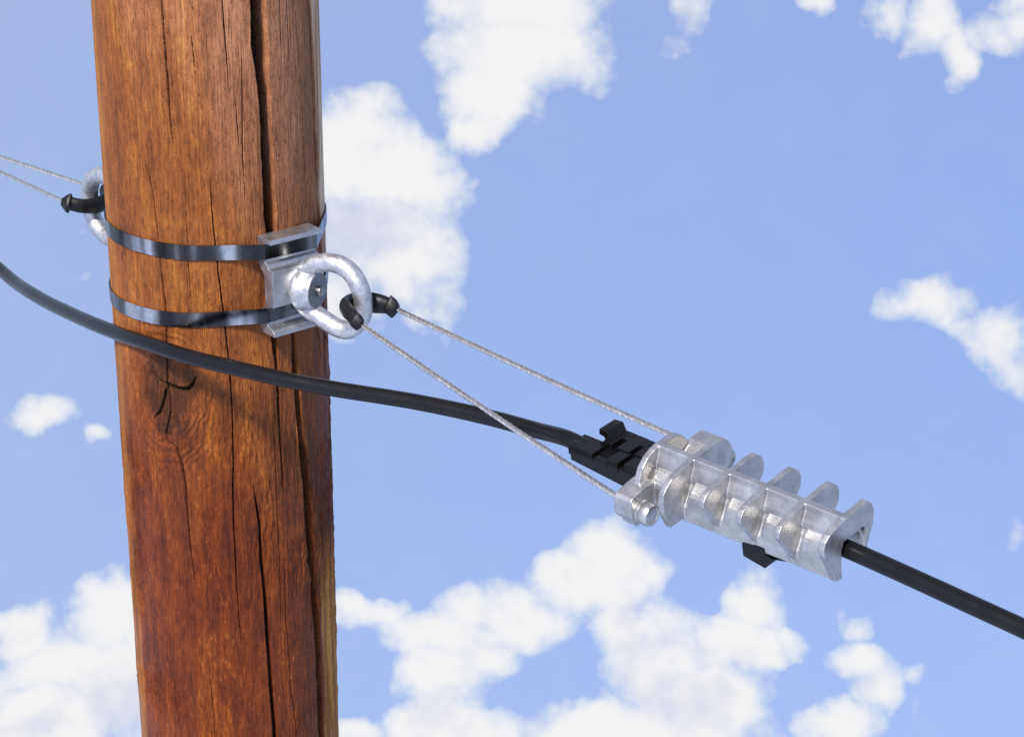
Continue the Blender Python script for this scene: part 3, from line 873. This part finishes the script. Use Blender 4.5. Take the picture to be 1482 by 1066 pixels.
def make_clamp():
    T = thing('cable_clamp', 'ribbed cast aluminium clamp gripping the black cable', 'clamp', CL_M)
    bm = bmesh.new()
    # open-bottomed channel, a little wider at the wire end
    def chan(sc):
        o = [(28, 93), (28.8, 68), (19, 50), (17, 44), (13, 36), (8, 30), (-14, 29), (-30, 33), (-38, 41), (-40, 52), (-39, 93)]
        i = [(-34, 93), (-34.5, 44), (-30, 37), (8, 37), (12, 42), (13, 93)]
        sx = lambda w: -5 + (w + 5) * sc
        return [(sx(w), k) for w, k in o + i]
    A = chan(1.22); B = chan(1.0)
    va = [bm.verts.new(C(-4, w, k)) for w, k in A]; vb = [bm.verts.new(C(342, w, k)) for w, k in B]
    bm.faces.new(va); bm.faces.new(vb[::-1])
    for i in range(len(va)):
        j = (i + 1) % len(va)
        bm.faces.new((va[i], vb[i], vb[j], va[j]))
    # ridge along the top
    poly_prism(bm, [(5.6, -0.5), (6.0, 1.0), (7.5, 9), (15, 25), (16, 34), (-16, 34), (-15, 25), (-7.5, 9), (-6.0, 1.0), (-5.6, -0.5)], -4, 343)
    # blocks that stand between the ribs; pocket right of each rib added to deepen the shade
    for s0, s1 in ((8, 64), (80.5, 132), (148.5, 200), (216.5, 268), (284.5, 338)):
        sc = 1 + 0.22 * (1 - (s0 + s1) / 684)
        pl = [(11, 80), (28.3, 86), (29, 70), (29.5, 54), (28.5, 47), (25, 41), (15, 32), (9, 29), (9, 80)]
        vs0 = [bm.verts.new(C(s0 + (3 if k < 50 else 0), -5 + (w + 5) * sc, k)) for w, k in pl]
        vs1 = [bm.verts.new(C(s1, -5 + (w + 5) * sc, k)) for w, k in pl]
        bm.faces.new(vs0); bm.faces.new(vs1[::-1])
        for i in range(len(pl)):
            j = (i + 1) % len(pl)
            bm.faces.new((vs0[i], vs1[i], vs1[j], vs0[j]))
    fin = [(0, -.6), (30, 3), (50, 6.5), (60, 10.5), (66, 18), (68, 27), (27, 86), (16, 80), (15, 39), (-34, 39), (-35, 80), (-73, 36), (-75, 20), (-70, 8), (-58, -2), (-40, -3), (-20, -1)]
    ribs = []
    for q in (2, 3, 4):
        poly_prism(bm, fin, 68 * q - 5.0, 68 * q + 5.0); ribs.append(68 * q)
    fin1 = [(0, -.6), (32, 4), (55, 9), (69, 17), (77, 27), (79, 40), (78, 62), (66, 88), (28, 88), (17, 80), (16, 39), (-40, 39), (-42, 80), (-78, 44), (-84, 24), (-78, 10), (-66, -2), (-40, -4), (-20, -1)]
    poly_prism(bm, fin1, 68 - 5.4, 68 + 5.4); ribs.append(68)
    fin0 = [(0, 0), (16, 2), (32, 9), (45, 21), (53, 36), (56, 54), (50, 70), (32, 74), (17, 60), (16, 40), (-42, 40), (-44, 66), (-60, 50), (-62, 32), (-56, 16), (-44, 4), (-24, -1)]
    poly_prism(bm, fin0, -5, 6); ribs.append(0)
    fin5 = [(0, 0), (24, 3), (42, 8), (52, 15), (57, 25), (55, 38), (46, 54), (34, 78), (29, 93), (15, 95), (14, 90), (16, 84), (15, 46), (10, 36), (-36, 34), (-41, 38), (-40, 86), (-41, 95), (-42, 94), (-46, 70), (-60, 42), (-63, 20), (-57, 5), (-46, -4), (-24, -2)]
    poly_prism(bm, fin5, 335, 346); ribs.append(340)
    # inner lips of the end
    # lugs for the wire ends
    fl = [(40, 42), (60, 44), (84, 49), (89, 54), (90, 82), (82, 92), (58, 94), (44, 86), (30, 84), (30, 48)]
    poly_prism(bm, fl, -16, 18)
    poly_prism(bm, [(52, 82), (78, 82), (80, 98), (72, 106), (58, 104)], -10, 12)
    bl = [(-44, 40), (-70, 24), (-96, 22), (-106, 30), (-106, 66), (-92, 76), (-60, 80), (-40, 76)]
    poly_prism(bm, bl, 2, 40)
    co, fs, no = remesh_union(bm, 0.00062, 3, 0.5)
    cf = co[np.where(fs >= 0, fs, fs[:, :1])].mean(1) / CL_U
    s, w, k = cf[:, 0], -cf[:, 1], -cf[:, 2]
    body_hw_f = 31.5 + (340 - s) / 340 * 7.5; body_hw_b = -42.5 - (340 - s) / 340 * 7.5
    out_body = (w > body_hw_f) | (w < body_hw_b) | (k < 31)
    lugf = (w > 44) & (k > 41) & (s < 19.5) & (s > -19) | ((w > 40) & (k > 60) & (s < 19.5))
    lugb = (w < -58) & (s > 8.5) & (s < 45) & (s < 61) & (k > 16)
    owner = np.zeros(len(fs), int)
    on_ridge = (np.abs(w) < 15) & (k < 24)
    owner[on_ridge] = 90
    for i, r in enumerate(ribs):
        ww = np.where(np.abs(w) < 9.5, 5.2, 12.0)
        m = (np.abs(s - r) < 12) & out_body & ~lugf & ~lugb & ~on_ridge
        owner[m] = i + 1
    owner[lugf] = 91; owner[lugb] = 92
    link('channel_body', submesh('channel_body', co, fs, no, owner == 0), M_CAST, T)
    link('ridge', submesh('ridge', co, fs, no, owner == 90), M_CAST, T)
    for i in range(len(ribs)):
        link('rib', submesh('rib', co, fs, no, owner == i + 1), M_CAST, T)
    link('wire_lug', submesh('wire_lug', co, fs, no, owner == 91), M_CAST, T)
    link('wire_lug', submesh('wire_lug', co, fs, no, owner == 92), M_CAST, T)
    return T


make_clamp()


# ------------------------------------------------------------------ black wedge in the clamp
def make_wedge():
    T = thing('cable_wedge', 'black plastic wedge sticking out of the left end of the clamp', 'wedge', CL_M)

    def blk(name, s0, s1, w0, w1, k0, k1, bev=1.3, k1b=None, par=None, extra=()):
        bm = bmesh.new()
        for (a0, a1, b0, b1, c0, c1, c1b) in [(s0, s1, w0, w1, k0, k1, k1b)] + list(extra):
            c1b = c1 if c1b is None else c1b
            vs = [bm.verts.new(C(*p)) for p in [(a0, b0, c1), (a1, b0, c1b), (a1, b1, c1b), (a0, b1, c1), (a0, b0, c0), (a1, b0, c0), (a1, b1, c0), (a0, b1, c0)]]
            for f in [(0, 3, 2, 1), (4, 5, 6, 7), (0, 1, 5, 4), (1, 2, 6, 5), (2, 3, 7, 6), (3, 0, 4, 7)]:
                bm.faces.new([vs[i] for i in f])
        return link(name, finish(bm, name, bev * CL_U, 2), M_WEDGE, par or T)

    # front jaw, tapering, with raised blocks and shallow pockets
    jf = blk('front_jaw', -160, 40, 3, 28.5, 52, 72, 1.5, 90)
    blk('raised_block', -163, -112, -10, 29.5, 44.5, 62, 1.6, par=jf)
    blk('raised_block', -82, -60, -4, 30.5, 42, 60, 1.4, par=jf)
    blk('raised_block', -50, -6, -2, 27, 42, 60, 1.4, par=jf)
    blk('edge_lip', -108, -84, 19, 29.0, 49.5, 60, 1.0, par=jf)
    # back jaw with its T-shaped pull tab
    jb = blk('back_jaw', -118, 30, -50, -28, 40, 64, 1.5, 78)
    blk('top_plate', -119, -100, -50, -4, 39, 49, 1.3, par=jb)
    blk('top_plate', -89, -64, -50, -2, 39.5, 49, 1.3, par=jb)
    blk('top_plate', -100, -89, -50, -38, 39.2, 49, 0.8, par=jb)
    blk('top_plate', -55, -2, -50, -3, 40, 50, 1.3, par=jb)
    blk('top_plate', -64, -55, -50, -34, 40.4, 50, 0.8, par=jb)
    bm = bmesh.new()
    prism(bm, [(-134, 27), (-116, 26), (-110, 40), (-110, 46), (-120, 46), (-125, 39), (-135, 37.5)], -50.5, -13, lambda s, k, w: C(s, w, k))
    link('pull_tab', finish(bm, 'pull_tab', 1.6 * CL_U, 2), M_WEDGE, jb)
    bm = bmesh.new()
    tube(bm, [C(-96, -32, 46), C(-93, -32, 46)], 3.0 * CL_U, 12)
    link('latch_pin', finish(bm, 'latch_pin', 0.6 * CL_U), M_WEDGE, jb)
    # floor of the wedge under the plates
    blk('floor_plate', -112, 30, -44, 12, 49.5, 56, 0.8)
    # foot that shows below the channel
    bm = bmesh.new()
    prism(bm, [(178, 84), (221, 84), (222, 90), (221, 120), (180, 114)], -22, 31.5, lambda s, k, w: C(s, w, k))
    ft = link('foot', finish(bm, 'foot', 1.6 * CL_U, 2), M_WEDGE, T)
    bm = bmesh.new()
    prism(bm, [(150, 70), (300, 70), (272, 100), (222, 113), (200, 112)], -22, 15, lambda s, k, w: C(s, w, k))
    link('foot_web', finish(bm, 'foot_web', 1.4 * CL_U, 2), M_WEDGE, ft)
    return T


make_wedge()

# ------------------------------------------------------------------ black cable
CABLE_R = 0.00775


def W(s, w, k):
    return CL_M @ C(s, w, k)


cab = [at(-1500, -1500, 5.6), at(-700, -330, 4.1), at(-250, 145, 3.15), at(0, 390, 2.62), at(52, 428, 2.47), at(105, 455, 2.345), at(157, 477, 2.245), at(207, 494.5, 2.175), at(275, 516.5, 2.118),
       at(343, 533, 2.085), at(410, 548.5, 2.06), at(478, 561.5, 2.04), at(600, 581, 2.0), at(700, 602, 1.965), at(775, 622, 1.935),
       W(-176, 8, 52), W(-120, 4, 63), W(-40, -3, 66), W(60, -6, 60), W(180, -6, 58), W(300, -6, 58), W(345, -6, 58.3), W(372, -6, 59), W(420, -6, 61), W(520, -6, 66), W(700, -6, 76), W(1100, -6, 106), W(2000, -6, 190)]
path = spline(cab, 14)
bm = bmesh.new()
tube(bm, path, CABLE_R, 28)
o = link('power_cable', finish(bm, 'power_cable', 0, sharp=60), M_CABLE)
o['label'] = 'thick black rubber-sheathed cable sagging past the wooden pole'
o['category'] = 'cable'


# ------------------------------------------------------------------ wire bails
def rope(bm, path, radius=0.0027, strands=5, pitch=0.036):
    """a twisted wire rope: strands laid in helices round a core"""
    # resample evenly
    ds = [0.0]
    for a, b in zip(path[:-1], path[1:]):
        ds.append(ds[-1] + (b - a).length)
    L = ds[-1]; n = max(8, int(L / 0.0017))
    pts = []; j = 0
    for i in range(n + 1):
        d = L * i / n
        while j < len(ds) - 2 and ds[j + 1] < d: j += 1
        t = (d - ds[j]) / max(ds[j + 1] - ds[j], 1e-9)
        pts.append(path[j].lerp(path[j + 1], min(max(t, 0), 1)))
    fr = frames(pts)
    rs = radius * 0.40; ro = radius - rs
    for k in range(strands):
        pp = []
        for i, p in enumerate(pts):
            a = 2 * math.pi * (k / strands + L * i / n / pitch)
            pp.append(p + fr[i][1] * (ro * math.cos(a)) + fr[i][2] * (ro * math.sin(a)))
        tube(bm, pp, rs, 7, cap=True)
    tube(bm, pts[::4] + [pts[-1]], radius * 0.35, 6)


def saddle_mesh(bm, path, radii, ell):
    tube(bm, path, radii, 18, ell=ell)


def flange(bm, p, d, up, r, th):
    """diamond-shaped collar"""
    side = d.cross(up).normalized(); up = side.cross(d).normalized()
    rings = []
    for off, rr in ((-th * 1.1, .50), (-th * .35, .62), (-th * .05, 1.0), (th * .45, .92), (th * 1.5, .36)):
        ring = []
        for k in range(8):
            a = 2 * math.pi * k / 8
            pw = 1.0 if k % 2 == 0 else 0.80
            ring.append(bm.verts.new(p + d * off + up * (math.cos(a) * pw * r * rr) + side * (math.sin(a) * pw * r * rr * .8)))
        rings.append(ring)
    for A, B in zip(rings[:-1], rings[1:]):
        for k in range(8):
            bm.faces.new((A[k], A[(k + 1) % 8], B[(k + 1) % 8], B[k]))
    bm.faces.new(rings[0][::-1]); bm.faces.new(rings[-1])


I4 = Matrix.Identity(4)
zb = (POLE_M @ ring_pt(526, 442) - CAM_LOC).dot(CAM_ROT @ Vector((0, 0, -1)))   # depth of the ring bar


def make_near_bail():
    f0 = at(519.5, 467, zb - 0.030); b0 = at(572, 446, zb + 0.012)
    f1 = W(-22, 68, 72); b1 = W(2, -86, 48)
    T = thing('wire_bail', 'twisted steel wire loop from the near ring to the ribbed clamp', 'wire loop', Matrix.Translation(f0), 'wire loops on the rings')
    inv = T.matrix_world.inverted()
    loc = lambda p: inv @ p
    bm = bmesh.new()
    def sag(a, b, amt, m=10):
        return [a.lerp(b, i / m) - Vector((0, 0, amt * 4 * (i / m) * (1 - i / m))) for i in range(m + 1)]
    fpath = [W(24, 67, 74), W(-6, 67, 74)] + sag(f1, f0, 0.0015)
    ubend = [at(509, 456, zb - 0.024), at(500, 444, zb - 0.008), at(506, 437, zb + 0.008), at(530, 437, zb + 0.016)]
    bpath = sag(b0, b1, 0.0015)
    rope(bm, [loc(p) for p in spline(fpath[:2] + [fpath[2]], 4) + fpath[3:] + spline([f0] + ubend + [b0], 6)[1:] + bpath[1:] + [W(30, -86, 50)]])
    link('wire_rope', finish(bm, 'wire_rope', 0, sharp=60), M_WIRE, T)
    # plastic saddle wrapped round the ring bar
    bm = bmesh.new()
    sp = [at(515.5, 464, zb - 0.031), at(510, 457, zb - 0.026), at(502, 448, zb - 0.015), at(500, 442, zb - 0.004), at(509, 437, zb + 0.009), at(530, 437, zb + 0.017), at(552, 440, zb + 0.015), at(566, 443.5, zb + 0.013)]
    q = [loc(p) for p in spline(sp, 8)]
    m = len(q)
    rr = []
    for i in range(m):
        t = i / (m - 1)
        rr.append(0.0058 + 0.0016 * math.exp(-((t - .3) / .2) ** 2) + 0.0028 * math.exp(-((t - .75) / .2) ** 2))
    saddle_mesh(bm, q, rr, (1.25, 0.85))
    upv = Vector((0, 0, 1))
    sdl = link('plastic_saddle', finish(bm, 'plastic_saddle', 0, sharp=45), M_SADDLE, T)
    for p, d in ((sp[0], (f1 - f0).normalized()), (sp[-1], (b1 - b0).normalized())):
        bm = bmesh.new()
        flange(bm, loc(p), d, upv, 0.0128 if p is sp[-1] else 0.0108, 0.0062)
        link('collar', finish(bm, 'collar', 0.0005, 2), M_SADDLE, sdl)
    # crimped stops behind the lugs
    ax = (CL_M.to_3x3() @ Vector((1, 0, 0))).normalized()
    for (s, w, k) in ((12, 67, 79), (36, -86, 50)):
        bm = bmesh.new()
        u = CL_U
        lathe(bm, [(0, 13 * u), (3 * u, 17.5 * u), (8 * u, 18.5 * u), (10 * u, 16.6 * u), (12 * u, 18.2 * u), (24 * u, 18.2 * u), (28 * u, 16.2 * u), (28.3 * u, 13.4 * u), (26.6 * u, 12.0 * u), (26.9 * u, 0.6 * u)], loc(W(s, w, k)), ax, 32)
        link('end_stop', finish(bm, 'end_stop', 0, sharp=50), M_CAST, T)
    return T


make_near_bail()


def make_far_bail():
    rb = POLE_M @ (hub_far + nl * 0.060)
    dz = (rb - CAM_LOC).dot(CAM_ROT @ Vector((0, 0, -1)))
    lo0 = at(96, 293, dz - 0.020); up0 = at(146, 275, dz + 0.045)
    T = thing('wire_bail', 'twisted steel wire loop leaving the ring on the left of the pole', 'wire loop', Matrix.Translation(lo0), 'wire loops on the rings')
    inv = T.matrix_world.inverted(); loc = lambda p: inv @ p
    low = [at(-700, -96, dz + 0.85), at(-300, 104, dz + .42), at(0, 249, dz + .085), lo0]
    upp = [up0, at(0, 227, dz + .15), at(-300, 127, dz + .50), at(-700, -30, dz + .95)]
    bend = [at(125, 298, dz - .012), at(150, 293, dz + .004), at(158, 284, dz + .022), at(154, 278, dz + .040)]
    bm = bmesh.new()
    rope(bm, [loc(p) for p in low[:-1] + spline([low[-1]] + bend + [upp[0]], 6) + upp[1:]])
    link('wire_rope', finish(bm, 'wire_rope', 0, sharp=60), M_WIRE, T)
    bm = bmesh.new()
    sp = [at(101, 294.5, dz - .022), at(118, 298, dz - .020), at(140, 297, dz - .010), at(153, 291, dz + .003), at(158, 284, dz + .018), at(156, 279, dz + .034), at(150, 276, dz + .043)]
    q = [loc(p) for p in spline(sp, 8)]
    saddle_mesh(bm, q, [0.0062 + 0.0020 * math.exp(-((i / (len(q) - 1) - .5) / .25) ** 2) for i in range(len(q))], (1.3, .85))
    sdl = link('plastic_saddle', finish(bm, 'plastic_saddle', 0, sharp=45), M_SADDLE, T)
    bm = bmesh.new()
    flange(bm, loc(sp[0]), (sp[0] - sp[1]).normalized(), Vector((0, 0, 1)), 0.0125, 0.0065)
    link('collar', finish(bm, 'collar', 0.0005, 2), M_SADDLE, sdl)
    return T


make_far_bail()
